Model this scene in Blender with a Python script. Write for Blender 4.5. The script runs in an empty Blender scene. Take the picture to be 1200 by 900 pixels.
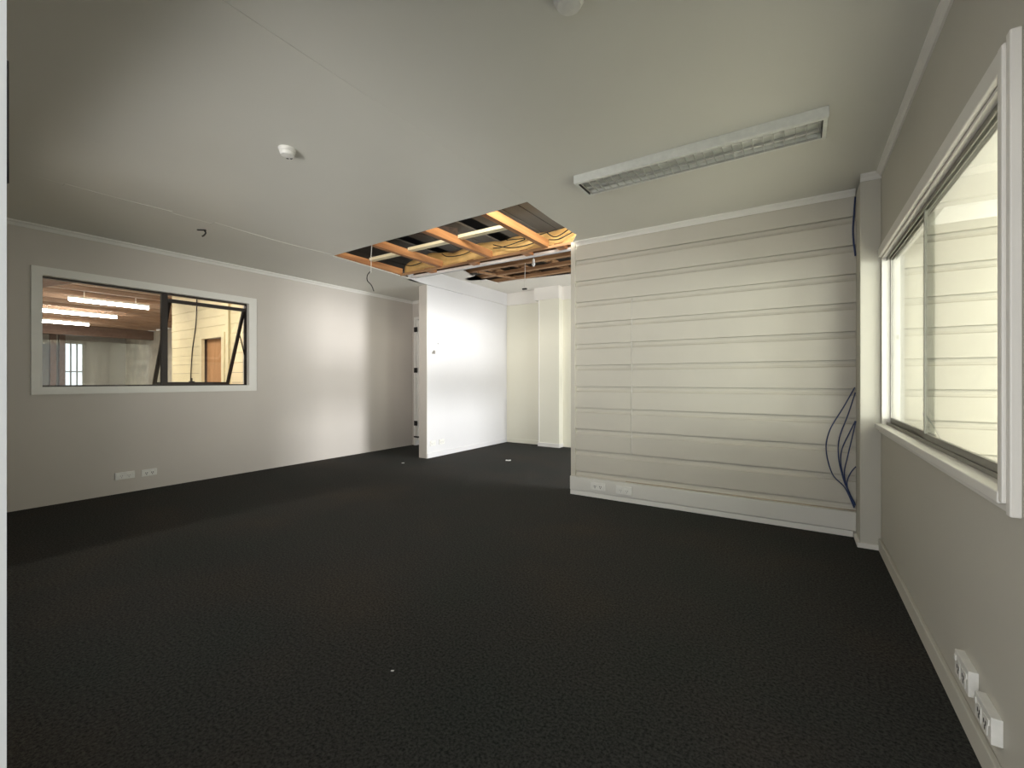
import bpy, bmesh, math, random
from mathutils import Vector
random.seed(7)
S = bpy.context.scene
COL = S.collection

# ------------------------------------------------------------------ camera
CH = 1.2123
cd = bpy.data.cameras.new('camera'); cam = bpy.data.objects.new('camera', cd); COL.objects.link(cam)
cam.location = (0, 0, CH); cam.rotation_euler = (math.radians(90), 0, math.radians(32.99))
cd.sensor_width = 36; cd.lens = 516 / 1200 * 36; cd.shift_y = -4 / 1200; cd.clip_start = 0.02
S.camera = cam
# ------------------------------------------------------------------ world, exposure
S.view_settings.view_transform = 'Standard'; S.view_settings.look = 'None'
S.view_settings.gamma = 1; S.view_settings.use_curve_mapping = False
S.view_settings.exposure = 0.7
W = bpy.data.worlds.new('overcast_sky'); S.world = W; W.use_nodes = True
W.node_tree.nodes['Background'].inputs[0].default_value = (0.86, 0.93, 1.0, 1)
W.node_tree.nodes['Background'].inputs[1].default_value = 1.0

def area(name, loc, direction, sx, sy, power, color, spread=180):
    l = bpy.data.lights.new(name, 'AREA'); l.shape = 'RECTANGLE'; l.size = sx; l.size_y = sy
    l.energy = power; l.color = color; l.spread = math.radians(spread)
    o = bpy.data.objects.new(name, l); COL.objects.link(o); o.location = loc
    o.rotation_euler = Vector(direction).to_track_quat('-Z', 'Y').to_euler()
    return o
# daylight coming through the window of the back room (its glazing lies out of view, right of the boarded wall)
area('daylight_back_window', (0.47, 5.75, 1.35), (-1, 0.14, 0.1), 1.9, 2.0, 60, (0.96, 0.98, 1.0))
# the bright open yard beyond that window
area('daylight_yard', (8.0, 6.55, 1.45), (-1, -0.14, 0.0), 2.2, 0.9, 74, (0.97, 0.98, 1.0), 60)
# daylight through the window of the side room
area('daylight_side_window', (2.6, 0.72, 1.45), (-0.1, 1, 0), 2.6, 1.5, 46, (1.0, 0.985, 0.94))
area('daylight_side_window_end', (4.36, 2.1, 1.45), (-1, 0.08, 0.03), 1.6, 1.3, 128, (1.0, 0.985, 0.95))
# added fill light inside the roof space, unseen, right of the ceiling hole
area('added_roof_fill', (-1.35, 2.75, 3.0), (-0.6, 0.8, -0.1), 0.8, 0.3, 50, (1.0, 0.93, 0.80))
# daylight from the space behind the doorway the camera stands in
area('daylight_entrance', (-0.6, -2.3, 1.4), (0.0, 1, 0.1), 2.4, 2.0, 18, (1.0, 0.97, 0.92))
# added fill light, unseen, passing through a made-up opening in the front wall
area('added_front_fill', (-1.9, -2.2, 1.3), (-0.5, 1, 0.04), 2.6, 2.0, 88, (1.0, 0.965, 0.93), 130)

# ------------------------------------------------------------------ materials
def new_mat(name):
    m = bpy.data.materials.new(name); m.use_nodes = True
    return m, m.node_tree.nodes, m.node_tree.links, m.node_tree.nodes['Principled BSDF']
def ramp(n, stops):
    r = n.new('ShaderNodeValToRGB'); e = r.color_ramp.elements
    while len(e) < len(stops): e.new(0.5)
    for k, (p, c) in enumerate(stops): e[k].position = p; e[k].color = (*c, 1)
    return r
def coords(n, l, scale=(1, 1, 1)):
    t = n.new('ShaderNodeTexCoord'); mp = n.new('ShaderNodeMapping'); mp.inputs['Scale'].default_value = scale
    g = n.new('ShaderNodeNewGeometry'); l.new(g.outputs['Position'], mp.inputs['Vector'])
    return mp
def paint(name, c, rough=0.6, var=0.06, scale=1.3, bump=0.05, bscale=90, spec=0.35):
    m, n, l, b = new_mat(name); mp = coords(n, l)
    a = n.new('ShaderNodeTexNoise'); a.inputs['Scale'].default_value = scale; a.inputs['Detail'].default_value = 5
    l.new(mp.outputs[0], a.inputs['Vector'])
    r = ramp(n, [(0.3, tuple(x * (1 - var) for x in c)), (0.7, tuple(min(1, x * (1 + var)) for x in c))])
    l.new(a.outputs['Fac'], r.inputs['Fac']); l.new(r.outputs['Color'], b.inputs['Base Color'])
    b.inputs['Roughness'].default_value = rough; b.inputs['Specular IOR Level'].default_value = spec
    if bump:
        q = n.new('ShaderNodeTexNoise'); q.inputs['Scale'].default_value = bscale; q.inputs['Detail'].default_value = 3
        l.new(mp.outputs[0], q.inputs['Vector'])
        bp = n.new('ShaderNodeBump'); bp.inputs['Strength'].default_value = bump; bp.inputs['Distance'].default_value = 0.01
        l.new(q.outputs['Fac'], bp.inputs['Height']); l.new(bp.outputs['Normal'], b.inputs['Normal'])
    return m
def wood(name, c1, c2, axis, rough=0.65, scale=14, var=(0.3, 0.7)):
    m, n, l, b = new_mat(name)
    sc = [1, 1, 1]; sc[axis] = 0.08
    mp = coords(n, l, sc)
    a = n.new('ShaderNodeTexNoise'); a.inputs['Scale'].default_value = scale; a.inputs['Detail'].default_value = 7; a.inputs['Distortion'].default_value = 0.8
    l.new(mp.outputs[0], a.inputs['Vector'])
    r = ramp(n, [(var[0], c1), (var[1], c2)]); l.new(a.outputs['Fac'], r.inputs['Fac'])
    l.new(r.outputs['Color'], b.inputs['Base Color']); b.inputs['Roughness'].default_value = rough
    bp = n.new('ShaderNodeBump'); bp.inputs['Strength'].default_value = 0.15; bp.inputs['Distance'].default_value = 0.01
    l.new(a.outputs['Fac'], bp.inputs['Height']); l.new(bp.outputs['Normal'], b.inputs['Normal'])
    return m
def plain(name, c, rough=0.5, metal=0.0, spec=0.5):
    m, n, l, b = new_mat(name); mp = coords(n, l)
    a = n.new('ShaderNodeTexNoise'); a.inputs['Scale'].default_value = 25
    l.new(mp.outputs[0], a.inputs['Vector'])
    r = ramp(n, [(0.3, tuple(x * 0.95 for x in c)), (0.7, tuple(min(1, x * 1.05) for x in c))])
    l.new(a.outputs['Fac'], r.inputs['Fac']); l.new(r.outputs['Color'], b.inputs['Base Color'])
    b.inputs['Roughness'].default_value = rough; b.inputs['Metallic'].default_value = metal
    b.inputs['Specular IOR Level'].default_value = spec
    return m
def glass_mat(name, tint=(0.95, 0.97, 0.96)):
    m, n, l, b = new_mat(name); n.remove(b); out = n['Material Output']
    t = n.new('ShaderNodeBsdfTransparent'); t.inputs[0].default_value = (*tint, 1)
    g = n.new('ShaderNodeBsdfGlossy'); g.inputs['Roughness'].default_value = 0.02
    f = n.new('ShaderNodeLayerWeight'); f.inputs['Blend'].default_value = 0.5
    pw = n.new('ShaderNodeMath'); pw.operation = 'POWER'; l.new(f.outputs['Facing'], pw.inputs[0]); pw.inputs[1].default_value = 5
    ml = n.new('ShaderNodeMath'); ml.operation = 'MULTIPLY_ADD'; l.new(pw.outputs[0], ml.inputs[0]); ml.inputs[1].default_value = 0.96; ml.inputs[2].default_value = 0.04
    mx = n.new('ShaderNodeMixShader'); l.new(ml.outputs[0], mx.inputs[0]); l.new(t.outputs[0], mx.inputs[1]); l.new(g.outputs[0], mx.inputs[2])
    l.new(mx.outputs[0], out.inputs[0]); return m
def emit_mat(name, c, s):
    m, n, l, b = new_mat(name)
    b.inputs['Base Color'].default_value = (*c, 1); b.inputs['Emission Color'].default_value = (*c, 1)
    b.inputs['Emission Strength'].default_value = s; return m
def carpet_mat():
    m, n, l, b = new_mat('charcoal_carpet'); mp = coords(n, l)
    a = n.new('ShaderNodeTexNoise'); a.inputs['Scale'].default_value = 85; a.inputs['Detail'].default_value = 8; a.inputs['Roughness'].default_value = 0.75
    c = n.new('ShaderNodeTexNoise'); c.inputs['Scale'].default_value = 1.1; c.inputs['Detail'].default_value = 6
    l.new(mp.outputs[0], a.inputs['Vector']); l.new(mp.outputs[0], c.inputs['Vector'])
    r1 = ramp(n, [(0.38, (0.012, 0.0122, 0.012)), (0.60, (0.062, 0.061, 0.057))]); l.new(a.outputs['Fac'], r1.inputs['Fac'])
    r2 = ramp(n, [(0.35, (0.88, 0.95, 0.90)), (0.52, (1, 0.97, 0.93)), (0.75, (1.3, 1.1, 0.92))]); l.new(c.outputs['Fac'], r2.inputs['Fac'])
    mx = n.new('ShaderNodeMix'); mx.data_type = 'RGBA'; mx.blend_type = 'MULTIPLY'; mx.inputs['Factor'].default_value = 1
    l.new(r1.outputs['Color'], mx.inputs['A']); l.new(r2.outputs['Color'], mx.inputs['B'])
    l.new(mx.outputs['Result'], b.inputs['Base Color'])
    b.inputs['Roughness'].default_value = 0.95; b.inputs['Specular IOR Level'].default_value = 0.15
    bp = n.new('ShaderNodeBump'); bp.inputs['Strength'].default_value = 0.6; bp.inputs['Distance'].default_value = 0.01
    l.new(a.outputs['Fac'], bp.inputs['Height']); l.new(bp.outputs['Normal'], b.inputs['Normal'])
    return m
def boards_mat():
    # cream weatherboard paint with faint yellow water marks
    m = paint('cream_board_paint', (0.57, 0.54, 0.465), 0.5, 0.03, 2.2, 0.04, 60); return m

M = dict(
    carpet=carpet_mat(),
    wall=paint('beige_wall_paint', (0.60, 0.555, 0.50), 0.6, 0.03, 0.9),
    wallr=paint('grey_wall_paint', (0.56, 0.54, 0.47), 0.6, 0.02, 0.9),
    ceil=paint('ceiling_paint', (0.71, 0.70, 0.635), 0.42, 0.03, 0.8, 0.02, 60, 0.4),
    white=paint('white_wall_paint', (0.72, 0.712, 0.71), 0.55, 0.02, 1.0),
    trim=paint('white_trim_paint', (0.82, 0.80, 0.745), 0.4, 0.02, 3.0, 0.02),
    boards=boards_mat(),
    cream=paint('cream_back_wall_paint', (0.80, 0.78, 0.655), 0.6, 0.02, 1.0),
    bulk=paint('bulkhead_paint', (0.80, 0.77, 0.71), 0.6, 0.02, 1.0),
    duct=paint('trunking_plastic', (0.70, 0.685, 0.63), 0.45, 0.02, 2.0, 0.0),
    dust=paint('dust_stain', (0.42, 0.34, 0.24), 0.8, 0.25, 6.0),
    plastic=plain('white_plastic', (0.80, 0.79, 0.74), 0.35),
    black=plain('black_plastic', (0.012, 0.011, 0.010), 0.5),
    bronze=plain('dark_bronze_aluminium', (0.022, 0.015, 0.011), 0.4, 0.3),
    alu=plain('grey_aluminium', (0.23, 0.22, 0.19), 0.45, 0.4),
    steel=plain('brushed_steel', (0.35, 0.33, 0.3), 0.4, 0.8),
    lamp=plain('lamp_housing_enamel', (0.72, 0.73, 0.68), 0.4),
    louvre=plain('louvre_metal', (0.45, 0.45, 0.41), 0.4, 0.2),
    tube=plain('fluorescent_tube_glass', (0.78, 0.78, 0.75), 0.25),
    glass=glass_mat('window_glass'),
    glass_side=glass_mat('sliding_window_glass', (0.93, 0.95, 0.92)),
    joist=wood('rimu_joist', (0.27, 0.105, 0.035), (0.54, 0.26, 0.10), 1),
    batten=wood('brown_batten', (0.24, 0.12, 0.055), (0.50, 0.29, 0.14), 0),
    pine=wood('pale_pine', (0.80, 0.68, 0.42), (0.92, 0.84, 0.60), 0),
    sark=wood('grey_sarking', (0.13, 0.11, 0.085), (0.17, 0.148, 0.118), 1, 0.7, 5),
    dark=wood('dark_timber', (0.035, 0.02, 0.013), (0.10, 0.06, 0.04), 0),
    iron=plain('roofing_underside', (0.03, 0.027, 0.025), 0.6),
    paper=paint('yellow_building_paper', (0.93, 0.64, 0.27), 0.5, 0.10, 9.0, 0.4, 12),
    blue=plain('blue_cable_sheath', (0.020, 0.042, 0.125), 0.4),
    wire=plain('black_wire', (0.015, 0.013, 0.012), 0.5),
    wwire=plain('white_wire', (0.7, 0.68, 0.62), 0.5),
    scrap=plain('white_paper', (0.8, 0.8, 0.78), 0.7),
    hwall=paint('hall_board_paint', (0.78, 0.70, 0.49), 0.6, 0.06, 3.0),
    hgrey=paint('hall_grey_wall', (0.36, 0.35, 0.33), 0.7, 0.1, 0.5),
    hpale=paint('hall_pale_plaster', (0.60, 0.56, 0.48), 0.7, 0.25, 1.4),
    hdoor=wood('brown_door_board', (0.42, 0.22, 0.10), (0.55, 0.30, 0.15), 2),
    hceil=wood('hall_ceiling_lining', (0.66, 0.52, 0.40), (0.80, 0.66, 0.53), 1),
    hpur=wood('hall_purlin_timber', (0.28, 0.17, 0.11), (0.42, 0.28, 0.19), 1),
    hbeam=wood('hall_beam_timber', (0.10, 0.055, 0.035), (0.17, 0.10, 0.07), 0),
    hfloor=paint('hall_concrete', (0.30, 0.28, 0.25), 0.7, 0.1, 1.0),
    tubeon=emit_mat('lit_tube', (1.0, 0.93, 0.86), 26.0),
)

# ------------------------------------------------------------------ builders
WL = {}
def put(name, me, mat, parent=None, kind=None, label=None, cat=None, group=None):
    vs = [v.co.copy() for v in me.vertices]
    lo = Vector([min(v[i] for v in vs) for i in range(3)]); hi = Vector([max(v[i] for v in vs) for i in range(3)])
    c = Vector(((lo.x + hi.x) / 2, (lo.y + hi.y) / 2, lo.z))
    for v in me.vertices: v.co -= c
    me.materials.clear(); me.materials.append(M[mat])
    o = bpy.data.objects.new(name, me); COL.objects.link(o)
    if parent is not None: o.parent = parent; o.location = c - WL[parent.name]
    else: o.location = c
    WL[o.name] = c
    tag(o, label, cat, group, kind); return o
def tag(o, label=None, cat=None, group=None, kind=None):
    if label: o['label'] = label
    if cat: o['category'] = cat
    if group: o['group'] = group
    if kind: o['kind'] = kind
    return o
def empty(name, loc, label, cat=None, group=None, kind=None):
    o = bpy.data.objects.new(name, None); COL.objects.link(o); o.location = loc; o.empty_display_size = 0.1
    WL[o.name] = Vector(loc); return tag(o, label, cat, group, kind)
def bm_box(bm, a, b, bev=0.0):
    x0, y0, z0 = a; x1, y1, z1 = b
    v = [bm.verts.new(p) for p in ((x0, y0, z0), (x1, y0, z0), (x1, y1, z0), (x0, y1, z0), (x0, y0, z1), (x1, y0, z1), (x1, y1, z1), (x0, y1, z1))]
    fs = [bm.faces.new([v[i] for i in q]) for q in ((3, 2, 1, 0), (4, 5, 6, 7), (0, 1, 5, 4), (1, 2, 6, 5), (2, 3, 7, 6), (3, 0, 4, 7))]
    if bev:
        es = list({e for f in fs for e in f.edges})
        bmesh.ops.bevel(bm, geom=es, offset=bev, segments=2, affect='EDGES', profile=0.5)
def mesh(bm, name='m', smooth=False):
    bmesh.ops.recalc_face_normals(bm, faces=bm.faces[:])
    me = bpy.data.meshes.new(name); bm.to_mesh(me); bm.free()
    if smooth:
        for p in me.polygons: p.use_smooth = True
    return me
def boxes(name, lst, mat, parent=None, bev=0.0, **k):
    bm = bmesh.new()
    for a, b in lst: bm_box(bm, a, b, bev)
    return put(name, mesh(bm, name), mat, parent, **k)
def box(name, a, b, mat, parent=None, bev=0.0, **k): return boxes(name, [(a, b)], mat, parent, bev, **k)
def prism(name, pts, axis, lo, hi, mat, parent=None, **k):
    """polygon pts in the plane across `axis`, extruded from lo to hi along it"""
    bm = bmesh.new()
    def p3(p, h):
        q = list(p); q.insert(axis, h); return q
    A = [bm.verts.new(p3(p, lo)) for p in pts]; B = [bm.verts.new(p3(p, hi)) for p in pts]
    bm.faces.new(A); bm.faces.new(B[::-1])
    for i in range(len(pts)): bm.faces.new((A[i], A[(i + 1) % len(pts)], B[(i + 1) % len(pts)], B[i]))
    bmesh.ops.triangulate(bm, faces=[f for f in bm.faces if len(f.verts) > 4])
    return put(name, mesh(bm, name), mat, parent, **k)
def smooth_path(pts, n=6):
    P = [Vector(p) for p in pts]; out = []
    for i in range(len(P) - 1):
        p0 = P[max(i - 1, 0)]; p1 = P[i]; p2 = P[i + 1]; p3 = P[min(i + 2, len(P) - 1)]
        for j in range(n):
            t = j / n
            out.append(0.5 * ((2 * p1) + (p2 - p0) * t + (2 * p0 - 5 * p1 + 4 * p2 - p3) * t * t + (3 * p1 - p0 - 3 * p2 + p3) * t ** 3))
    out.append(P[-1]); return out
def bm_tube(bm, path, r, seg=8):
    rings = []; up = Vector((0.13, 0.27, 0.95))
    for i, p in enumerate(path):
        d = (path[min(i + 1, len(path) - 1)] - path[max(i - 1, 0)]).normalized()
        u = d.cross(up)
        if u.length < 1e-4: u = d.cross(Vector((1, 0, 0)))
        u.normalize(); w = d.cross(u)
        rings.append([bm.verts.new(p + (u * math.cos(2 * math.pi * k / seg) + w * math.sin(2 * math.pi * k / seg)) * r) for k in range(seg)])
    for a, b in zip(rings, rings[1:]):
        for k in range(seg): bm.faces.new((a[k], a[(k + 1) % seg], b[(k + 1) % seg], b[k]))
    bm.faces.new(rings[0][::-1]); bm.faces.new(rings[-1])
def tube(name, pts, r, mat, parent=None, smooth=True, seg=8, **k):
    bm = bmesh.new(); bm_tube(bm, smooth_path(pts) if smooth else [Vector(p) for p in pts], r, seg)
    return put(name, mesh(bm, name, True), mat, parent, **k)
def lathe(name, c, prof, mat, parent=None, seg=32, **k):
    bm = bmesh.new(); rings = []
    for r, z in prof:
        rings.append([bm.verts.new((c[0] + max(r, 1e-4) * math.cos(2 * math.pi * i / seg), c[1] + max(r, 1e-4) * math.sin(2 * math.pi * i / seg), c[2] + z)) for i in range(seg)])
    for a, b in zip(rings, rings[1:]):
        for i in range(seg): bm.faces.new((a[i], a[(i + 1) % seg], b[(i + 1) % seg], b[i]))
    bm.faces.new(rings[0]); bm.faces.new(rings[-1])
    me = mesh(bm, name)
    return put(name, me, mat, parent, **k)
def bar(name, p, q, w, h, mat, parent=None, **k):
    """straight rectangular bar from p to q, w wide (horizontal), h high"""
    p, q = Vector(p), Vector(q); d = (q - p).normalized(); u = d.cross(Vector((0, 0, 1)))
    if u.length < 1e-4: u = Vector((1, 0, 0))
    u.normalize(); n = u.cross(d)
    bm = bmesh.new(); vs = []
    for e in (p, q):
        vs.append([bm.verts.new(e + u * sx * w / 2 + n * sz * h / 2) for sx, sz in ((-1, -1), (1, -1), (1, 1), (-1, 1))])
    a, b = vs
    for i in range(4): bm.faces.new((a[i], a[(i + 1) % 4], b[(i + 1) % 4], b[i]))
    bm.faces.new(a[::-1]); bm.faces.new(b)
    return put(name, mesh(bm, name), mat, parent, **k)
ST = 'structure'

# ------------------------------------------------------------------ levels and lines of the plan
H = 2.70                       # ceiling of the main room
HB = 2.93                      # ceiling of the back room
XL, XR = -6.10, 0.50           # faces of the left and right walls
YW = 4.36                      # face of the boarded wall
XW = -2.05                     # its free end
XP, YP = -4.84, 5.03           # partition: lit face and free end
YB = 7.27                      # wall of the back room

# ================================================================== STRUCTURE
box('floor', (-6.3, -2.5, -0.08), (0.66, YB + 0.12, 0.0), 'carpet', kind=ST, label='charcoal carpet floor running through the empty room', cat='floor')

# ---- left wall with its window opening
WY0, WY1, WZ0, WZ1 = 1.085, 2.995, 1.145, 2.235
boxes('wall_left', [((XL - 0.14, 0.0, 0), (XL, WY0, 3.3)), ((XL - 0.14, WY1, 0), (XL, 6.1, 3.3)), ((XL - 0.14, WY0, 0), (XL, WY1, WZ0)), ((XL - 0.14, WY0, WZ1), (XL, WY1, 3.3))],
      'wall', kind=ST, label='long beige left wall with the dark framed window', cat='wall')
def cornice(name, p0, p1, out, label, s=0.055, z=H):
    """small coved cornice from p0 to p1 (xy); out = unit xy pointing into the room"""
    prof = [(0, 0), (0, -s), (0.010, -s), (s * 0.55, -s * 0.5), (s, -0.010), (s, 0)]
    bm = bmesh.new(); A = []; B = []
    for d, h in prof:
        A.append(bm.verts.new((p0[0] + out[0] * d, p0[1] + out[1] * d, z + h))); B.append(bm.verts.new((p1[0] + out[0] * d, p1[1] + out[1] * d, z + h)))
    n = len(prof)
    for i in range(n): bm.faces.new((A[i], A[(i + 1) % n], B[(i + 1) % n], B[i]))
    bm.faces.new(A); bm.faces.new(B)
    return put(name, mesh(bm, name), 'trim', kind=ST, label=label, cat='cornice')
cornice('trim_1', (XL, 0.06), (XL, 5.95), (1, 0), 'thin white cornice along the top of the left wall', 0.045)
cornice('trim_2', (XW + 0.05, YW), (0.375, YW), (0, -1), 'thin white cornice above the boarded wall')
cornice('trim_3', (XR, 0.1), (XR, 4.07), (-1, 0), 'thin white cornice above the wall with the sliding window', 0.034)
cornice('trim_4', (0.38, 4.07), (0.50, 4.07), (0, -1), 'short cornice across the head of the corner post', 0.045)

# ---- right wall with its window opening (sliding window to a side room)
RY0, RY1, RZ0, RZ1, RT = 1.775, 4.06, 0.90, 2.09, 0.115
boxes('wall_right', [((XR, 0.07, 0), (XR + RT, RY0, H)), ((XR, RY1, 0), (XR + RT, YW, H)), ((XR, RY0, 0), (XR + RT, RY1, RZ0)), ((XR, RY0, RZ1), (XR + RT, RY1, H))],
      'wallr', kind=ST, label='grey right wall around the sliding window', cat='wall')
box('baseboard_right', (XR - 0.018, 0.1, 0), (XR, 4.068, 0.085), 'wallr', bev=0.004, kind=ST, label='low painted skirting under the sliding window', cat='baseboard')
boxes('wall_post', [((0.38, 4.07, 0), (0.50, YW - 0.022, H - 0.03))], 'wallr', bev=0.004, kind=ST, label='boxed painted post in the corner beside the sliding window', cat='post')
box('trim_5', (0.362, 4.052, 0), (0.498, 4.30, 0.035), 'trim', bev=0.004, kind=ST, label='small foot block around the corner post', cat='trim')

# ---- boarded wall: backing and one object for each board
wb = box('wall_back', (XW + 0.02, YW + 0.002, 0), (4.4, YW + 0.15, H), 'wallr', kind=ST, label='wall of wide horizontal cream boards', cat='wall')
PITCH = 0.2245; Z0 = 0.026
def board(x0, x1, z, h, side=0):
    # square lower edge, flat face and a scooped top that tucks behind the board above
    t = 0.027 + random.uniform(-0.0012, 0.0012)
    prof = [(YW, z), (YW - t, z + 0.002), (YW - t, z + h - 0.055), (YW - t + 0.010, z + h - 0.047), (YW - t + 0.018, z + h - 0.03), (YW - t + 0.020, z + h - 0.010), (YW - 0.001, z + h - 0.009), (YW, z + h - 0.009)]
    return prism('board', prof, 0, x0, x1, 'boards', wb)
JX = -1.392
for k in range(12):
    z = Z0 + k * PITCH; h = PITCH if k < 11 else H - z - 0.001
    if k >= 11: h = H - z - 0.001
    if 2 <= k <= 8:
        board(XW + 0.05, JX - 0.003, z, h); board(JX + 0.003, 0.38, z, h)
    else: board(XW + 0.05, 0.38, z, h)
    if z + h < 2.5 or k == 10: board(XR + RT, 4.4, z, min(h, 2.44 - z))
box('corner_board', (XW, YW - 0.040, 0), (XW + 0.05, YW + 0.152, H), 'boards', wb, bev=0.003)
tube('joint_bead', [(JX, YW - 0.021, 0.475), (JX + 0.002, YW - 0.022, 0.9), (JX - 0.001, YW - 0.0215, 1.4), (JX, YW - 0.0215, 2.02)], 0.0028, 'trim', wb)

# ---- front wall (camera in its doorway; window hole added for fill light)
boxes('wall_front', [((XL - 0.14, -0.03, 0), (-3.65, 0.07, 3.3)), ((-1.35, -0.03, 0), (-0.66, 0.07, 3.3)), ((-3.65, -0.03, 0), (-1.35, 0.07, 0.85)), ((-3.65, -0.03, 2.15), (-1.35, 0.07, 3.3)), ((0.42, -0.03, 0), (XR + RT, 0.07, H)), ((-0.66, -0.03, 2.08), (0.42, 0.07, H))], 'wall', kind=ST, label='wall with the doorway the picture is taken from', cat='wall')
d1 = empty('door_1', (-0.62, 0.03, 0), 'white door frame at the very left edge', 'door frame', kind=ST)
box('jamb', (-0.66, -0.05, 0), (-0.62, 0.088, 2.08), 'trim', d1)
box('casing', (-0.71, 0.07, 0), (-0.66, 0.086, 2.12), 'trim', d1)
tube('hinge', [(-0.6262, 0.0845, 1.399), (-0.6262, 0.0845, 1.513)], 0.006, 'black', d1, smooth=False, seg=12)

# ---- alcove behind the partition, its end wall and door
boxes('wall_alcove', [((XL, 5.95, 0), (-6.045, 6.05, H)), ((-5.2, 5.95, 0), (-4.97, 6.05, H)), ((-6.045, 5.95, 2.40), (-5.2, 6.05, H))], 'wall', kind=ST, label='narrow end wall in the shade behind the white partition', cat='wall')
d2 = empty('door_2', (-5.62, 5.95, 0), 'door with dark hinges half hidden behind the white partition', 'door', kind=ST)
boxes('frame', [((-6.045, 5.93, 0), (-6.0, 6.05, 2.40)), ((-5.245, 5.93, 0), (-5.2, 6.05, 2.40)), ((-6.0, 5.93, 2.355), (-5.245, 6.05, 2.40))], 'trim', d2)
box('leaf', (-5.995, 5.955, 0.09), (-5.25, 5.995, 2.35), 'trim', d2)
for z in (0.37, 1.36, 2.12): boxes('hinge', [((-6.03, 5.915, z), (-5.955, 5.93, z + 0.09))], 'black', d2, bev=0.003)
box('sill', (-6.03, 5.91, 0.15), (-5.22, 5.93, 0.175), 'black', d2)
cornice('trim_6', (XL, 5.95), (-4.97, 5.95), (0, -1), 'short cornice on the shaded end wall', 0.045)

# ---- white partition and the bulkhead over it
box('wall_partition', (XP - 0.16, YP, 0), (XP, YB, H), 'white', kind=ST, label='free-standing white partition wall lit by daylight', cat='wall')
box('trim_7', (XP - 0.163, YP - 0.012, 0), (XP + 0.001, YP, H), 'wall', kind=ST, label='beige end board closing the edge of the white partition', cat='trim')
box('baseboard_partition', (XP, YP, 0), (XP + 0.014, YB, 0.075), 'white', bev=0.003, kind=ST, label='low white skirting along the white partition', cat='baseboard')
box('wall_bulkhead', (XP + 0.001, 4.60, H + 0.001), (XP + 0.022, YB, HB), 'white', kind=ST, label='bright white bulkhead above the partition', cat='bulkhead')

# ---- back room walls
boxes('wall_far', [((XP, YB, 0), (2.0, YB + 0.12, H)), ], 'cream', kind=ST, label='pale cream wall at the far end of the back room', cat='wall')
box('wall_far_bulkhead', (XP + 0.022, YB - 0.03, H - 0.01), (2.0, YB + 0.12, HB), 'bulk', kind=ST, label='pale band above the cream far wall', cat='bulkhead')
pl = empty('wall_pier', (-3.83, 7.19, 0), 'cream pier standing proud of the far wall', 'pier', kind=ST)
box('shaft', (-4.03, 7.12, 0.07), (-3.61, YB, H), 'cream', pl)
box('head', (-4.12, 7.10, H), (-3.61, YB - 0.03, HB), 'bulk', pl)
box('skirting', (-4.045, 7.105, 0), (-3.60, YB, 0.07), 'trim', pl)
box('corner_bead', (-4.036, 7.113, 0.07), (-4.015, 7.125, H), 'trim', pl)
box('baseboard_far', (XP + 0.014, YB - 0.014, 0), (-4.045, YB, 0.075), 'cream', kind=ST, label='low cream skirting along the far wall', cat='baseboard')
boxes('wall_back_room_side', [((0.5, YW + 0.15, 0), (0.62, 4.72, HB)), ((0.5, 6.85, 0), (0.62, YB, HB)), ((0.5, 4.72, 2.05), (0.62, 6.85, HB)), ((0.5, 4.72, 1.16), (0.62, 6.85, 1.42))], 'bulk', kind=ST, label='side wall of the back room with the daylight window', cat='wall')

# ---- ceilings: sheets as separate pieces
ce = empty('ceiling', (-2.8, 2.5, H), 'flat plaster ceiling in large sheets with a hole torn through', 'ceiling', kind=ST)
T = 0.012
prism('ceiling_panel', [(XL, 0.07), (-4.655, 0.07), (-4.66, 1.5), (-4.665, 3.22), (-4.70, 3.8), (-4.745, 4.42), (-4.76, 4.60), (-4.84, 4.6), (-4.84, 5.02), (-5.0, 5.02), (-5.0, 5.95), (XL, 5.95)], 2, H, H + T, 'ceil', ce)
prism('ceiling_panel', [(-4.652, 0.07), (-1.886, 0.07), (-1.886, 3.14), (-2.3, 3.165), (-2.7, 3.17), (-3.2, 3.20), (-3.7, 3.205), (-4.2, 3.225), (-4.652, 3.238)], 2, H - 0.0012, H + T, 'ceil', ce)
prism('ceiling_panel', [(-1.882, 0.07), (XR, 0.07), (XR, YW), (XW, YW), (-1.895, 4.13), (-1.905, 3.6), (-1.890, 3.15)], 2, H, H + T, 'ceil', ce)
for ya, yb, ph in ((0.95, 1.62, 0.0), (1.95, 3.2, 1.3)):   # lifting joint tape along the left joint
    n_ = 14; L_ = []; R_ = []
    for i in range(n_ + 1):
        y = ya + (yb - ya) * i / n_
        L_.append((-4.69 + 0.02 * math.sin(4.1 * y + ph), y)); R_.append((-4.61 + 0.03 * math.sin(3.3 * y + ph + 1), y))
    prism('joint_tape', L_ + R_[::-1], 2, H - 0.004, H - 0.0005, 'ceil', ce)
cb = empty('ceiling_back_room', (-2.0, 6.5, HB), 'white ceiling of the back room broken open along the front', 'ceiling', kind=ST)
prism('ceiling_panel', [(XP, 4.64), (-4.40, 4.64), (-4.40, 5.42), (-4.47, 5.68), (-4.44, 5.73), (-4.72, 5.80), (-4.73, 5.95), (-4.47, 6.05), (-4.44, 6.37), (-4.12, 6.36), (-3.09, 6.50), (-2.0, 6.58), (0.5, 6.6), (0.5, YB - 0.03), (XP, YB - 0.03)], 2, HB, HB + T, 'bulk', cb)

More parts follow.
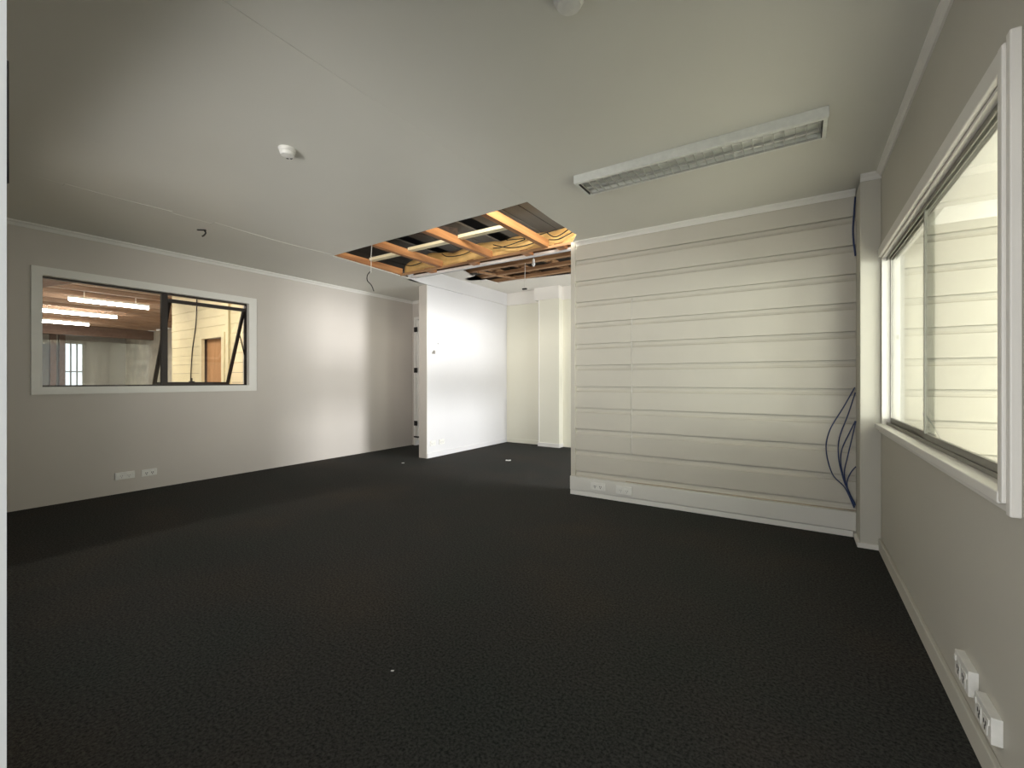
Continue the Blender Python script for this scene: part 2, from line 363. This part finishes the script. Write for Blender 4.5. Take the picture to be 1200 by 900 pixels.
# ---- roof space over both holes
rf = empty('ceiling_roof_space', (-3.2, 4.2, 2.72), 'timber roof framing exposed through the ceiling hole', 'roof framing', kind=ST)
for x in (-4.74, -3.98, -3.17, -2.39):
    bar('joist', (x, 2.2, 2.758), (x + 0.0, 4.40, 2.758), 0.062, 0.085, 'joist', rf)
box('plate', (-4.78, 4.385, H + 0.001), (XW, 4.402, H + 0.03), 'batten', rf)
box('edge_batten', (-4.70, 4.555, H), (XW, 4.60, H + 0.032), 'white', rf)
box('plate', (-4.70, 4.60, H + 0.01), (XW, 4.64, HB + 0.05), 'dark', rf)
for x in (-4.3, -3.55, -2.75, -2.3): box('packing_block', (x, 4.41, H + 0.012), (x + 0.10, 4.555, H + 0.05), 'joist', rf)
for x0, x1, y in ((-3.95, -3.20, 3.81), (-3.14, -2.42, 3.78), (-4.70, -4.01, 3.85)):
    bar('nogging', (x0, y, 2.80), (x1, y, 2.80), 0.075, 0.035, 'pine', rf)
for k in range(22):
    x = -6.2 + k * 0.235
    if x > -1.75: break
    if k in (6, 11): continue
    box('sarking_board', (x, 2.0, 3.22 + 0.004 * (k % 3)), (x + 0.213, 6.9, 3.245 + 0.004 * (k % 3)), 'sark', rf)
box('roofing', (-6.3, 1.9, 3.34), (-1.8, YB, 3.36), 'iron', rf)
box('added_clear_sheet', (-1.8, 1.9, 3.34), (0.5, 4.6, 3.345), 'glass', rf)  # made-up roof pane, out of view, added to let light into the roof space
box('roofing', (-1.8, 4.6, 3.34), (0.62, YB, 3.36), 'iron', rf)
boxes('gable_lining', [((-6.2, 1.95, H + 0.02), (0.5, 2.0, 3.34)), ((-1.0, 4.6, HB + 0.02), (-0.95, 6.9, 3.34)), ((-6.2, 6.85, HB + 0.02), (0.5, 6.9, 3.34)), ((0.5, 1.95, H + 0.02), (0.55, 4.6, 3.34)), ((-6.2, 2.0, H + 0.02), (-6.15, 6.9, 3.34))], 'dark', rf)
bar('rafter', (-4.5, 3.3, 3.12), (-3.7, 4.4, 3.12), 0.05, 0.12, 'dark', rf)
for y in (2.9, 3.45): bar('purlin', (-6.0, y, 3.15), (-1.0, y, 3.15), 0.09, 0.07, 'dark', rf)
# battens above the back room hole
for y, z in ((5.30, 3.00), (5.62, 2.985), (5.98, 2.975), (6.36, 2.97)):
    bar('batten', (-4.80, y, z), (0.3, y, z), 0.075, 0.05, 'batten', rf)
for x in (-4.25, -3.75, -3.2, -2.7, -2.2):
    bar('hanger', (x, 5.2, 3.06), (x, 6.9, 3.06), 0.06, 0.08, 'batten', rf)
bar('brace', (-4.3, 5.62, 2.955), (-4.05, 6.35, 2.955), 0.05, 0.03, 'batten', rf)
# sagging building paper
bm = bmesh.new(); NX, NV = 60, 10; grid = []
for i in range(NX + 1):
    u = i / NX; x = -4.70 + u * 2.80
    sag = abs(math.sin((x + 4.74) / 0.79 * math.pi)); row = []
    for j in range(NV + 1):
        v = j / NV
        y = 4.425 - 0.02 * v + 0.19 * v * v - 0.05 * math.sin(v * math.pi) * sag + 0.006 * math.sin(9 * x + 5 * v)
        zt = 3.0 - 0.035 * (1 - sag) + 0.012 * math.sin(5.3 * x)
        z = 2.745 + (zt - 2.745) * v - 0.012 * sag * (1 - v) + 0.004 * math.sin(23 * x + 7 * v)
        row.append(bm.verts.new((x, y, z)))
    grid.append(row)
for a, b in zip(grid, grid[1:]):
    for j in range(NV): bm.faces.new((a[j], b[j], b[j + 1], a[j + 1]))
bmesh.ops.solidify(bm, geom=bm.faces[:], thickness=0.003)
put('building_paper', mesh(bm, 'building_paper', True), 'paper', rf)

# ================================================================== LEFT WINDOW
w1 = empty('window_1', (XL, 2.04, WZ0), 'dark bronze framed window with one awning sash tilted open', 'window', kind=ST)
c0, c1, e0, e1 = 1.017, 3.086, 1.078, 2.308
boxes('casing', [((XL, c0, e0), (XL + 0.018, c1, WZ0 + 0.005)), ((XL, c0, WZ1 - 0.005), (XL + 0.018, c1, e1)), ((XL, c0, WZ0 + 0.005), (XL + 0.018, WY0 + 0.006, WZ1 - 0.005)), ((XL, WY1 - 0.006, WZ0 + 0.005), (XL + 0.018, c1, WZ1 - 0.005))], 'trim', w1)
boxes('lining', [((XL - 0.14, WY0, WZ0), (XL, WY1, WZ0 + 0.006)), ((XL - 0.14, WY0, WZ1 - 0.006), (XL, WY1, WZ1)), ((XL - 0.14, WY0, WZ0 + 0.006), (XL, WY0 + 0.006, WZ1 - 0.006)), ((XL - 0.14, WY1 - 0.006, WZ0 + 0.006), (XL, WY1, WZ1 - 0.006))], 'trim', w1)
fx0, fx1 = XL - 0.085, XL - 0.045
a0, a1, b0, b1 = WY0 + 0.006, WY1 - 0.006, WZ0 + 0.006, WZ1 - 0.006
fr = boxes('frame', [((fx0, a0, b0), (fx1, a1, b0 + 0.016)), ((fx0, a0, b1 - 0.02), (fx1, a1, b1)), ((fx0, a0, b0), (fx1, a0 + 0.012, b1)), ((fx0, a1 - 0.014, b0), (fx1, a1, b1))], 'bronze', w1)
box('mullion', (fx0, 2.055, b0 + 0.016), (fx1, 2.115, b1 - 0.02), 'bronze', w1)
box('pane', (-6.168, a0 + 0.012, b0 + 0.016), (-6.163, 2.055, b1 - 0.02), 'glass', w1)
# the awning sash, hinged at its top rail and pushed out at the bottom
xt, zt, xb, zb, ys0, ys1 = -6.16, 2.145, -6.60, 1.175, 2.12, 2.975
sa = empty('sash', ((xt + xb) / 2, 2.55, 1.6), None); sa.parent = w1; sa.location = WL[sa.name] - WL[w1.name]
t_ = Vector((xt, 0, zt)); b_ = Vector((xb, 0, zb))
for y in (ys0 + 0.016, ys1 - 0.016): bar('stile', (xt, y, zt), (xb, y, zb), 0.034, 0.03, 'bronze', sa)
bar('rail', (xt, ys0, zt), (xt, ys1, zt), 0.034, 0.042, 'bronze', sa)
bar('rail', (xb, ys0, zb), (xb, ys1, zb), 0.034, 0.036, 'bronze', sa)
bm = bmesh.new(); off = Vector((0.004, 0, 0))
q = [Vector((xt, ys0 + .03, zt)), Vector((xt, ys1 - .03, zt)), Vector((xb, ys1 - .03, zb)), Vector((xb, ys0 + .03, zb))]
A = [bm.verts.new(p) for p in q]; B = [bm.verts.new(p + off) for p in q]
bm.faces.new(A); bm.faces.new(B[::-1])
for i in range(4): bm.faces.new((A[i], A[(i + 1) % 4], B[(i + 1) % 4], B[i]))
put('pane', mesh(bm), 'glass', sa)
boxes('catch', [((xb - 0.01, 2.50, zb + 0.015), (xb + 0.012, 2.56, zb + 0.03)), ((xb - 0.002, 2.525, zb + 0.03), (xb + 0.008, 2.537, zb + 0.07))], 'bronze', sa)
bar('stay', (-6.15, 2.965, 1.55), (-6.30, 2.97, 1.85), 0.012, 0.006, 'bronze', w1)

# ================================================================== RIGHT WINDOW
w2 = empty('window_2', (XR, 2.97, RZ0), 'wide sliding glass window with white layered casing looking into side room', 'window', kind=ST)
o0, o1, z0, z1 = 1.715, 4.068, 0.845, 2.155
boxes('casing', [((XR - 0.02, RY0 + 0.0, RZ1), (XR, o1, z1)), ((XR - 0.024, o0, z0), (XR, RY0 - 0.032, z1)), ((XR - 0.032, RY0 - 0.032, z0 + 0.03), (XR, RY0, z1 - 0.02)), ((XR - 0.014, RY0, z0), (XR, o1, RZ0 - 0.03))], 'trim', w2, bev=0.004)
box('sill', (XR - 0.035, RY0 - 0.01, RZ0 - 0.03), (XR + RT, o1, RZ0 + 0.004), 'trim', w2, bev=0.004)
boxes('lining', [((XR, RY1 - 0.012, RZ0), (XR + 0.046, RY1, RZ1)), ((XR + 0.048, RY1 - 0.022, RZ0), (XR + RT + 0.004, RY1 - 0.0, RZ1)), ((XR, RY0, RZ0), (XR + RT, RY0 + 0.012, RZ1)), ((XR, RY0, RZ1 - 0.012), (XR + RT, RY1, RZ1))], 'trim', w2)
boxes('top_track', [((XR + 0.022, RY0 + 0.012, RZ1 - 0.034), (XR + 0.026, RY1 - 0.022, RZ1 - 0.012)), ((XR + 0.041, RY0 + 0.012, RZ1 - 0.034), (XR + 0.045, RY1 - 0.022, RZ1 - 0.012)), ((XR + 0.060, RY0 + 0.012, RZ1 - 0.034), (XR + 0.064, RY1 - 0.022, RZ1 - 0.012))], 'alu', w2)
boxes('bottom_track', [((XR + 0.022, RY0 + 0.012, RZ0 + 0.004), (XR + 0.064, RY1 - 0.022, RZ0 + 0.012)), ((XR + 0.022, RY0 + 0.012, RZ0 + 0.012), (XR + 0.025, RY1 - 0.022, RZ0 + 0.022))], 'alu', w2)
def sliding(x, y0, y1):
    p = box('pane', (x, y0, RZ0 + 0.045), (x + 0.005, y1, RZ1 - 0.02), 'glass_side', w2)
    box('bottom_rail', (x - 0.004, y0, RZ0 + 0.012), (x + 0.009, y1, RZ0 + 0.05), 'alu', p)
    return p
p1 = sliding(XR + 0.031, RY0 + 0.012, 2.96)
p2 = sliding(XR + 0.050, 2.89, RY1 - 0.022)
box('edge_strip', (XR + 0.027, 2.948, RZ0 + 0.05), (XR + 0.038, 2.963, RZ1 - 0.03), 'alu', p1)
boxes('finger_pull', [((XR + 0.075, RY1 - 0.026, 1.50), (XR + 0.09, RY1 - 0.0222, 1.53))], 'alu', w2)

# ---- side room beyond it
SC = 2.43
box('floor_side_room', (XR + RT, 0.5, -0.08), (4.5, YW, 0.0), 'bulk', kind=ST, label='pale floor of the bright side room', cat='floor')
boxes('wall_side_room', [((4.4, 0.5, 0), (4.5, 1.3, SC)), ((4.4, 3.7, 0), (4.5, YW, SC)), ((4.4, 1.3, 0), (4.5, 3.7, 0.7)), ((4.4, 1.3, 2.2), (4.5, 3.7, SC)), ((XR + RT, 0.5, 0), (1.2, 0.6, SC)), ((4.0, 0.5, 0), (4.4, 0.6, SC)), ((1.2, 0.5, 0), (4.0, 0.6, 0.65)), ((1.2, 0.5, 2.25), (4.0, 0.6, SC))], 'trim', kind=ST, label='pale walls of the bright side room', cat='wall')
box('ceiling_side_room', (XR + RT, 0.5, SC), (4.5, YW, SC + 0.02), 'trim', kind=ST, label='white ceiling of the bright side room seen through glass', cat='ceiling')
cornice('trim_8', (XR + RT, YW - 0.0), (4.4, YW - 0.0), (0, -1), 'white cornice in the side room seen through glass', 0.11, SC)

# ================================================================== HALL BEYOND THE LEFT WINDOW
HZ = 3.45
box('floor_hall', (-29, -8, -0.08), (-6.3, 12, 0), 'hfloor', kind=ST, label='concrete floor of the big hall behind the left window', cat='floor')
wh = box('wall_hall_boards', (-12.3, 4.34, 0), (-10.74, 4.44, HZ), 'dark', kind=ST, label='yellow lit boarded wall seen through the open sash', cat='wall')
boxes('backing', [((-9.84, 4.34, 0), (-6.24, 4.44, HZ)), ((-10.74, 4.34, 2.15), (-9.84, 4.44, HZ))], 'dark', wh)
hp = 0.195
for k in range(17):
    z = 0.01 + k * hp; zz = z + hp - 0.006
    if zz < 2.2: runs = ((-12.3, -10.82), (-9.72, -6.26))
    else: runs = ((-12.3, -9.62), (-9.50, -6.26))
    for x0, x1 in runs:
        box('board', (x0, 4.315 + 0.003 * (k % 2), z), (x1, 4.34, zz), 'hwall', wh)
boxes('door_casing', [((-10.82, 4.29, 0), (-10.72, 4.35, 2.2)), ((-9.84, 4.29, 0), (-9.72, 4.35, 2.2)), ((-10.72, 4.29, 2.10), (-9.84, 4.35, 2.2)), ((-9.62, 4.27, 0), (-9.50, 4.34, HZ))], 'hwall', wh)
box('door_leaf', (-10.72, 4.40, 0.01), (-9.84, 4.435, 2.10), 'hdoor', wh)
tube('cable', [(-10.95, 4.30, HZ), (-11.0, 4.30, 2.5), (-11.2, 4.30, 1.8), (-11.3, 4.30, 0.9)], 0.010, 'wire', wh)
box('wall_hall_side', (-29, 7.9, 0), (-12.3, 8.0, HZ), 'hpale', kind=ST, label='rough pale plaster wall deep in the hall', cat='wall')
box('wall_hall_return', (-12.4, 4.44, 0), (-12.3, 7.9, HZ), 'hpale', kind=ST, label='pale return of the boarded wall in the hall', cat='wall')
boxes('wall_hall_far', [((-28.1, -8, 0), (-28, 5.70, HZ)), ((-28.1, 6.36, 0), (-28, 7.9, HZ)), ((-28.1, 5.70, 0), (-28, 6.36, 0.9)), ((-28.1, 5.70, 2.95), (-28, 6.36, HZ))], 'hgrey', kind=ST, label='grey far wall of the hall with a bright window', cat='wall')
boxes('wall_hall_near', [((-29, -8.1, 0), (-6.3, -8, HZ))], 'hgrey', kind=ST, label='side wall of the hall', cat='wall')
w3 = empty('window_3', (-28.05, 6.03, 0.9), 'tall bright window in the far wall of the hall', 'window', kind=ST)
for y in (5.70, 5.90, 6.11, 6.31): box('frame_bar', (-28.04, y, 0.9), (-27.99, y + 0.05, 2.95), 'hgrey', w3)
for z in (0.9, 1.6, 2.9): box('frame_bar', (-28.03, 5.70, z), (-27.995, 6.36, z + 0.05), 'hgrey', w3)
box('pane', (-28.06, 5.70, 0.9), (-28.055, 6.36, 2.95), 'glass', w3)
area('daylight_hall_window', (-28.25, 6.03, 1.9), (1, 0, 0), 0.7, 2.1, 14, (0.95, 0.98, 1.0))
hc = box('ceiling_hall', (-29, -8, HZ + 0.12), (-6.3, 12, HZ + 0.14), 'hceil', kind=ST, label='timber lined ceiling of the hall with lit tubes', cat='ceiling')
for k in range(24):
    x = -28.0 + k * 0.93
    if x > -6.9: break
    box('purlin', (x, -8, HZ + 0.0), (x + 0.07, 7.9, HZ + 0.12), 'hpur', hc)
box('beam', (-24.8, -8, 3.05), (-24.5, 7.9, 3.45), 'hbeam', hc)
bar('brace', (-12.4, 0.6, 2.55), (-12.4, 3.0, 3.4), 0.12, 0.16, 'hbeam', hc)
for x, y in ((-26.0, 4.96), (-26.2, 5.27)):
    boxes('hall_column', [((x - 0.10, y - 0.09, 0), (x + 0.10, y + 0.09, 3.45)), ((x - 0.13, y - 0.12, 0), (x + 0.13, y + 0.12, 0.1)), ((x - 0.13, y - 0.12, 3.3), (x + 0.13, y + 0.12, 3.45))], 'hbeam',
          label=('brown column nearest the bright far window in the hall' if y > 5 else 'brown column at the left edge of the view into the hall'), cat='column', group='columns in the hall')
names = {-15.8: 'lit strip light in the hall, longest of the three seen', -19.0: 'middle lit strip light in the hall behind left window', -22.4: 'farthest lit strip light in the hall behind left window', -12.6: 'added unseen lit strip light in the hall above the window head', -9.4: 'added unseen lit strip light in the hall closest to the window'}
for x in (-9.4, -12.6, -15.8, -19.0, -22.4):
    y0, y1 = (3.29, 4.99) if x < -14 else (1.4, 3.1)  # the two nearest are unseen, added to light the hall boards
    if x < -22: y0, y1 = 3.9, 5.25
    elif x < -18: y0, y1 = 3.2, 5.14
    ft = empty('strip_light', (x, (y0 + y1) / 2, 3.30), names[x], 'light', 'strip lights in the hall')
    boxes('body', [((x - 0.05, y0, 3.36), (x + 0.05, y1, 3.41)), ((x - 0.01, y0 + 0.3, 3.41), (x + 0.01, y0 + 0.32, 3.57)), ((x - 0.01, y1 - 0.32, 3.41), (x + 0.01, y1 - 0.3, 3.57))], 'plastic', ft)
    tube('tube', [(x, y0 + 0.02, 3.315), (x, y1 - 0.02, 3.315)], 0.045, 'tubeon', ft, smooth=False, seg=10)
    l = area('strip_light_glow', (x, (y0 + y1) / 2, 3.26), (0, 0, -1), 0.12, y1 - y0, 62, (1.0, 0.88, 0.70)); l.parent = ft; l.location = (0, 0, -0.045)

# ================================================================== OBJECTS
# ---- ceiling light with louvre
FX0, FX1, FY0, FY1, FZ = -1.365, 0.142, 2.925, 3.185, 2.637
fl = empty('fluorescent_light', (-0.61, 3.05, FZ), 'white unlit fluorescent ceiling light with a square celled louvre', 'ceiling light')
b = 0.024
bm = bmesh.new()
def ring(x0, x1, y0, y1, z): return [bm.verts.new(p) for p in ((x0, y0, z), (x1, y0, z), (x1, y1, z), (x0, y1, z))]
R0 = ring(FX0 + 0.0, FX1 - 0.0, FY0, FY1, H - 0.001); R1 = ring(FX0, FX1, FY0, FY1, FZ + 0.006); R2 = ring(FX0 + 0.006, FX1 - 0.006, FY0 + 0.006, FY1 - 0.006, FZ)
R3 = ring(FX0 + b, FX1 - b, FY0 + b, FY1 - b, FZ); R4 = ring(FX0 + b, FX1 - b, FY0 + b, FY1 - b, FZ + 0.036)
for a_, c_ in ((R0, R1), (R1, R2), (R2, R3), (R3, R4)):
    for i in range(4): bm.faces.new((a_[i], a_[(i + 1) % 4], c_[(i + 1) % 4], c_[i]))
bm.faces.new(R4)
put('housing', mesh(bm), 'lamp', fl)
for x in (FX0 + b, FX1 - b - 0.004): box('end_plate', (x, FY0 + b, FZ + 0.002), (x + 0.004, FY1 - b, FZ + 0.035), 'black', fl)
n = 26; xs = [FX0 + b + 0.02 + (FX1 - FX0 - 2 * b - 0.04) * i / n for i in range(n + 1)]
lv = boxes('louvre', [((xs[0], (FY0 + FY1) / 2 - 0.0015, FZ + 0.001), (xs[-1], (FY0 + FY1) / 2 + 0.0015, FZ + 0.013)), ((xs[0], FY0 + b, FZ + 0.001), (xs[-1], FY0 + b + 0.003, FZ + 0.013)), ((xs[0], FY1 - b - 0.003, FZ + 0.001), (xs[-1], FY1 - b, FZ + 0.013))], 'louvre', fl)
for x in xs: box('louvre_blade', (x - 0.0016, FY0 + b, FZ + 0.001), (x + 0.0016, FY1 - b, FZ + 0.012), 'louvre', lv)
for y in (FY0 + 0.08, FY1 - 0.08): tube('fluorescent_tube', [(xs[0] - 0.01, y, FZ + 0.024), (xs[-1] + 0.01, y, FZ + 0.024)], 0.009, 'tube', fl, smooth=False, seg=12)

# ---- smoke detectors
def detector(x, y, r, label, z=H, vents=(3.2, 3.75)):
    d = empty('smoke_detector', (x, y, z), label, 'smoke detector', 'ceiling smoke detectors')
    lathe('base', (x, y, z), [(r * 1.0, 0), (r * 1.0, -0.012), (r * 0.93, -0.018)], 'plastic', d)
    lathe('head', (x, y, z), [(r * 0.86, -0.018), (r * 0.84, -0.03), (r * 0.72, -0.042), (r * 0.3, -0.046), (0.001, -0.046)], 'plastic', d)
    for a in vents:
        p = Vector((x + math.cos(a - 1.2) * r * 0.76, y + math.sin(a - 1.2) * r * 0.76, z - 0.038)); s = 0.006
        box('vent', (p.x - s, p.y - s, p.z - 0.006), (p.x + s, p.y + s, p.z + 0.004), 'black', d)
detector(-2.75, 1.585, 0.052, 'small white smoke detector alone on the ceiling sheet', H - 0.0012)
detector(-0.742, 1.548, 0.062, 'white detector cut off by the top edge of the picture', vents=())
# ---- dark bracket
hk = empty('ceiling_hook', (-4.93, 1.97, H), 'small black bent hook left hanging from the ceiling', 'hook')
bar('plate', (-4.96, 1.95, H - 0.004), (-4.90, 2.0, H - 0.004), 0.02, 0.008, 'black', hk)
tube('hook', [(-4.91, 1.99, H - 0.004), (-4.905, 2.0, H - 0.03), (-4.92, 1.99, H - 0.055), (-4.94, 1.985, H - 0.06)], 0.007, 'black', hk)

# ---- power points
def outlet(name, c, right, nrm, w, h, label, group, dark=True, t=0.012, cat='power socket', holes=True):
    """plate centred on c; right = unit vector along the plate; nrm = out of the wall"""
    c = Vector(c); r = Vector(right); nn = Vector(nrm); up = Vector((0, 0, 1))
    e = empty(name, c, label, cat, group)
    def slab(nm, du, dv, ww, hh, t0, t1, mat, parent):
        bm = bmesh.new(); bm_box(bm, (-ww / 2, t0, -hh / 2), (ww / 2, t1, hh / 2), min(0.002, (t1 - t0) * 0.3))
        for v in bm.verts:
            p = v.co.copy(); v.co = c + r * (p.x + du) + nn * p.y + up * (p.z + dv)
        return put(nm, mesh(bm), mat, parent)
    pl_ = slab('plate', 0, 0, w, h, 0, t, 'plastic', e)
    if holes:
        for s in (-1, 1):
            f = slab('socket_face', s * w * 0.19, -h * 0.06, w * 0.26, h * 0.62, t, t + 0.002, 'plastic', e)
            for k, dz in ((-1, 0.004), (1, 0.004), (0, -0.012)):
                slab('slot', s * w * 0.19 + k * 0.008, dz - h * 0.06, 0.006 if dark else 0.003, 0.013 if dark else 0.009, t + 0.0016, t + 0.0028, 'black', f)
            slab('switch', s * w * 0.40, h * 0.22, w * 0.09, h * 0.22, t, t + 0.004, 'plastic', e)
    return e
Lr, Ln = (0, 1, 0), (1, 0, 0)
outlet('power_socket', (XL, 1.71, 0.19), Lr, Ln, 0.165, 0.075, 'white socket plate left of its twin, low on left wall', 'sockets on the left wall', False, 0.022)
outlet('power_socket', (XL, 1.925, 0.185), Lr, Ln, 0.14, 0.075, 'white double socket with dark slots, low on left wall', 'sockets on the left wall')
outlet('power_socket', (-1.725, YW - 0.075, 0.125), (1, 0, 0), (0, -1, 0), 0.155, 0.078, 'white socket with dark slots on the white trunking', 'sockets on the trunking', True, 0.012)
outlet('power_socket', (-1.45, YW - 0.075, 0.12), (1, 0, 0), (0, -1, 0), 0.165, 0.08, 'white socket plate on the trunking, nearer the room middle', 'sockets on the trunking', False, 0.016)
outlet('power_socket', (XP, 5.15, 0.225), (0, 1, 0), (1, 0, 0), 0.12, 0.08, 'white socket nearest the free end of the white partition', 'sockets on the partition', False)
outlet('power_socket', (XP, 5.36, 0.225), (0, 1, 0), (1, 0, 0), 0.12, 0.08, 'white socket further along the white partition', 'sockets on the partition', False)
outlet('power_socket', (XR, 2.125, 0.205), (0, -1, 0), (-1, 0, 0), 0.15, 0.085, 'white socket box on right wall, farther from the camera', 'sockets on the right wall', True, 0.026)
outlet('power_socket', (XR, 1.915, 0.185), (0, -1, 0), (-1, 0, 0), 0.14, 0.08, 'white socket box on right wall, nearest the camera', 'sockets on the right wall', True, 0.026)
sw = empty('light_switch', (XP, 5.165, 1.65), 'small grey switch remnant on the white partition', 'switch')
boxes('plate', [((XP, 5.14, 1.635), (XP + 0.012, 5.20, 1.665))], 'steel', sw, bev=0.002)
boxes('rocker', [((XP + 0.012, 5.155, 1.645), (XP + 0.03, 5.185, 1.69))], 'steel', sw, bev=0.002)
box('wall_plug', (XP, 5.265, 1.795), (XP + 0.01, 5.28, 1.81), 'steel', label='tiny dark plug in the white partition above the switch', cat='wall plug')

# ---- skirting trunking along the boarded wall
td = empty('cable_trunking', (-0.83, YW - 0.03, 0.035), 'long white cable trunking along the foot of the boarded wall', 'trunking')
box('cover', (XW + 0.005, YW - 0.075, 0.052), (0.378, YW - 0.034, 0.196), 'duct', td, bev=0.005)
box('base', (XW + 0.005, YW - 0.066, 0.0), (0.36, YW - 0.0345, 0.048), 'trim', td, bev=0.004)
box('dust_ledge', (XW + 0.6, YW - 0.034, 0.196), (0.378, YW - 0.0225, 0.200), 'dust', td)

# ---- blue cables looping at the corner post
loops = [
    ('blue cable with the widest loop beside the corner post', [(0.372, 1.16), (0.30, 1.00), (0.215, 0.82), (0.19, 0.66), (0.23, 0.47), (0.31, 0.37), (0.368, 0.22)]),
    ('blue cable with the second widest loop beside the corner post', [(0.374, 1.12), (0.33, 0.95), (0.275, 0.76), (0.27, 0.60), (0.30, 0.44), (0.325, 0.36), (0.370, 0.23)]),
    ('blue cable with the narrower loop beside the corner post', [(0.374, 0.90), (0.335, 0.80), (0.292, 0.68), (0.283, 0.57), (0.305, 0.43), (0.33, 0.36), (0.371, 0.245)]),
    ('blue cable hanging steeply, closest to the corner post', [(0.376, 0.90), (0.355, 0.78), (0.325, 0.62), (0.305, 0.50), (0.315, 0.40), (0.34, 0.33), (0.372, 0.26)]),
    ('blue cable with the low short loop at the corner post', [(0.376, 0.55), (0.345, 0.50), (0.322, 0.43), (0.326, 0.36), (0.35, 0.30), (0.373, 0.25)]),
]
for i, (lab, pts) in enumerate(loops):
    tube('network_cable', [(x, YW - 0.034 - 0.009 * i, z) for x, z in pts], 0.0042, 'blue', label=lab, cat='cable', group='blue cables by the corner post')
tube('network_cable', [(0.374, YW - 0.04, 2.64), (0.366, YW - 0.04, 2.5), (0.360, YW - 0.04, 2.38), (0.366, YW - 0.04, 2.27), (0.376, YW - 0.04, 2.18)], 0.006, 'blue', label='blue cable bowing out at the top of the corner post', cat='cable', group='blue cables by the corner post')

# ---- wires dangling from the holes
dw = empty('dangling_wire', (-3.95, 3.35, 2.3), 'thin loose wire hanging from left end of the ceiling hole', 'wire')
tube('white_lead', [(-3.92, 3.22, 2.74), (-3.95, 3.23, 2.6), (-3.95, 3.23, 2.48), (-3.96, 3.23, 2.40)], 0.0035, 'wwire', dw)
tube('black_tail', [(-3.96, 3.23, 2.42), (-4.0, 3.22, 2.38), (-4.0, 3.22, 2.32), (-3.96, 3.24, 2.27), (-3.93, 3.25, 2.20)], 0.005, 'wire', dw)
pc = empty('pendant_cord', (-3.40, 5.60, 2.57), 'white cord with a dark end hanging below the back room hole', 'cord')
tube('cord', [(-3.40, 5.60, 3.03), (-3.405, 5.60, 2.8), (-3.41, 5.60, 2.58)], 0.004, 'wwire', pc)
boxes('end_cap', [((-3.445, 5.58, 2.565), (-3.375, 5.62, 2.585))], 'black', pc, bev=0.004)
lathe('lamp_holder', (-3.20, 5.50, 2.86), [(0.004, 0.12), (0.018, 0.10), (0.022, 0.05), (0.026, 0.03), (0.012, 0.0), (0.001, -0.002)], 'plastic', label='small white lamp holder among the brown battens', cat='lamp holder')
wires = [
    ('black wire in the roof space sagging across the right bay', [(-1.93, 4.30, 2.93), (-2.1, 4.33, 2.84), (-2.25, 4.34, 2.80), (-2.36, 4.36, 2.87)]),
    ('black wire in the roof space running low over the plate', [(-2.0, 4.36, 2.90), (-2.25, 4.35, 2.88), (-2.6, 4.36, 2.86), (-2.9, 4.35, 2.88)]),
    ('black wire in the roof space curving behind the middle joist', [(-2.5, 4.33, 2.88), (-2.7, 4.34, 2.83), (-2.95, 4.33, 2.80), (-3.1, 4.36, 2.82)]),
    ('black wire in the roof space between the left joists', [(-3.3, 4.34, 2.87), (-3.55, 4.34, 2.81), (-3.8, 4.34, 2.82), (-3.93, 4.36, 2.88)]),
    ('black wire in the roof space crossing the right bay diagonally', [(-1.95, 4.36, 2.86), (-2.08, 4.34, 2.80), (-2.2, 4.32, 2.76), (-2.34, 4.36, 2.79)]),
    ('black wire in the roof space hanging deepest in second bay', [(-2.45, 4.36, 2.80), (-2.62, 4.33, 2.765), (-2.85, 4.33, 2.775), (-3.1, 4.36, 2.86)]),
    ('black wire in the roof space at the left end bay', [(-4.1, 4.34, 2.86), (-4.3, 4.32, 2.80), (-4.5, 4.34, 2.80), (-4.68, 4.36, 2.86)]),
]
for lab, pts in wires: tube('roof_wire', pts, 0.006, 'wire', label=lab, cat='wire', group='wires in the roof space')
tube('roof_wire', [(-3.1, 3.4, 3.0), (-2.95, 3.5, 2.93), (-2.75, 3.6, 2.95), (-2.5, 3.6, 3.05)], 0.008, 'wwire', label='pale cable looping through the dark gap in roof space', cat='wire', group='wires in the roof space')

# ---- scraps on the carpet
def scrap(x, y, s, label, rot):
    bm = bmesh.new(); c, sn = math.cos(rot), math.sin(rot)
    pts = [(-1, -0.6, 0.002), (0.9, -0.7, 0.004), (1.1, 0.5, 0.012), (-0.2, 0.75, 0.006), (-1.1, 0.4, 0.010)]
    T_ = [bm.verts.new((x + s * (c * a - sn * b_), y + s * (sn * a + c * b_), h * s / 0.03)) for a, b_, h in pts]
    B_ = [bm.verts.new((v.co.x, v.co.y, 0.0005)) for v in T_]
    bm.faces.new(T_); bm.faces.new(B_[::-1])
    for i in range(5): bm.faces.new((T_[i], T_[(i + 1) % 5], B_[(i + 1) % 5], B_[i]))
    put('paper_scrap', mesh(bm), 'scrap', label=label, cat='scrap', group='scraps on the carpet')
scrap(-3.68, 5.56, 0.035, 'white paper scrap lying on carpet before the partition', 0.3)
scrap(-4.86, 4.55, 0.018, 'tiny white scrap on carpet left of the partition end', 1.0)
scrap(-1.42, 1.27, 0.006, 'tiny pale crumb on the open carpet in the foreground', 0.5)
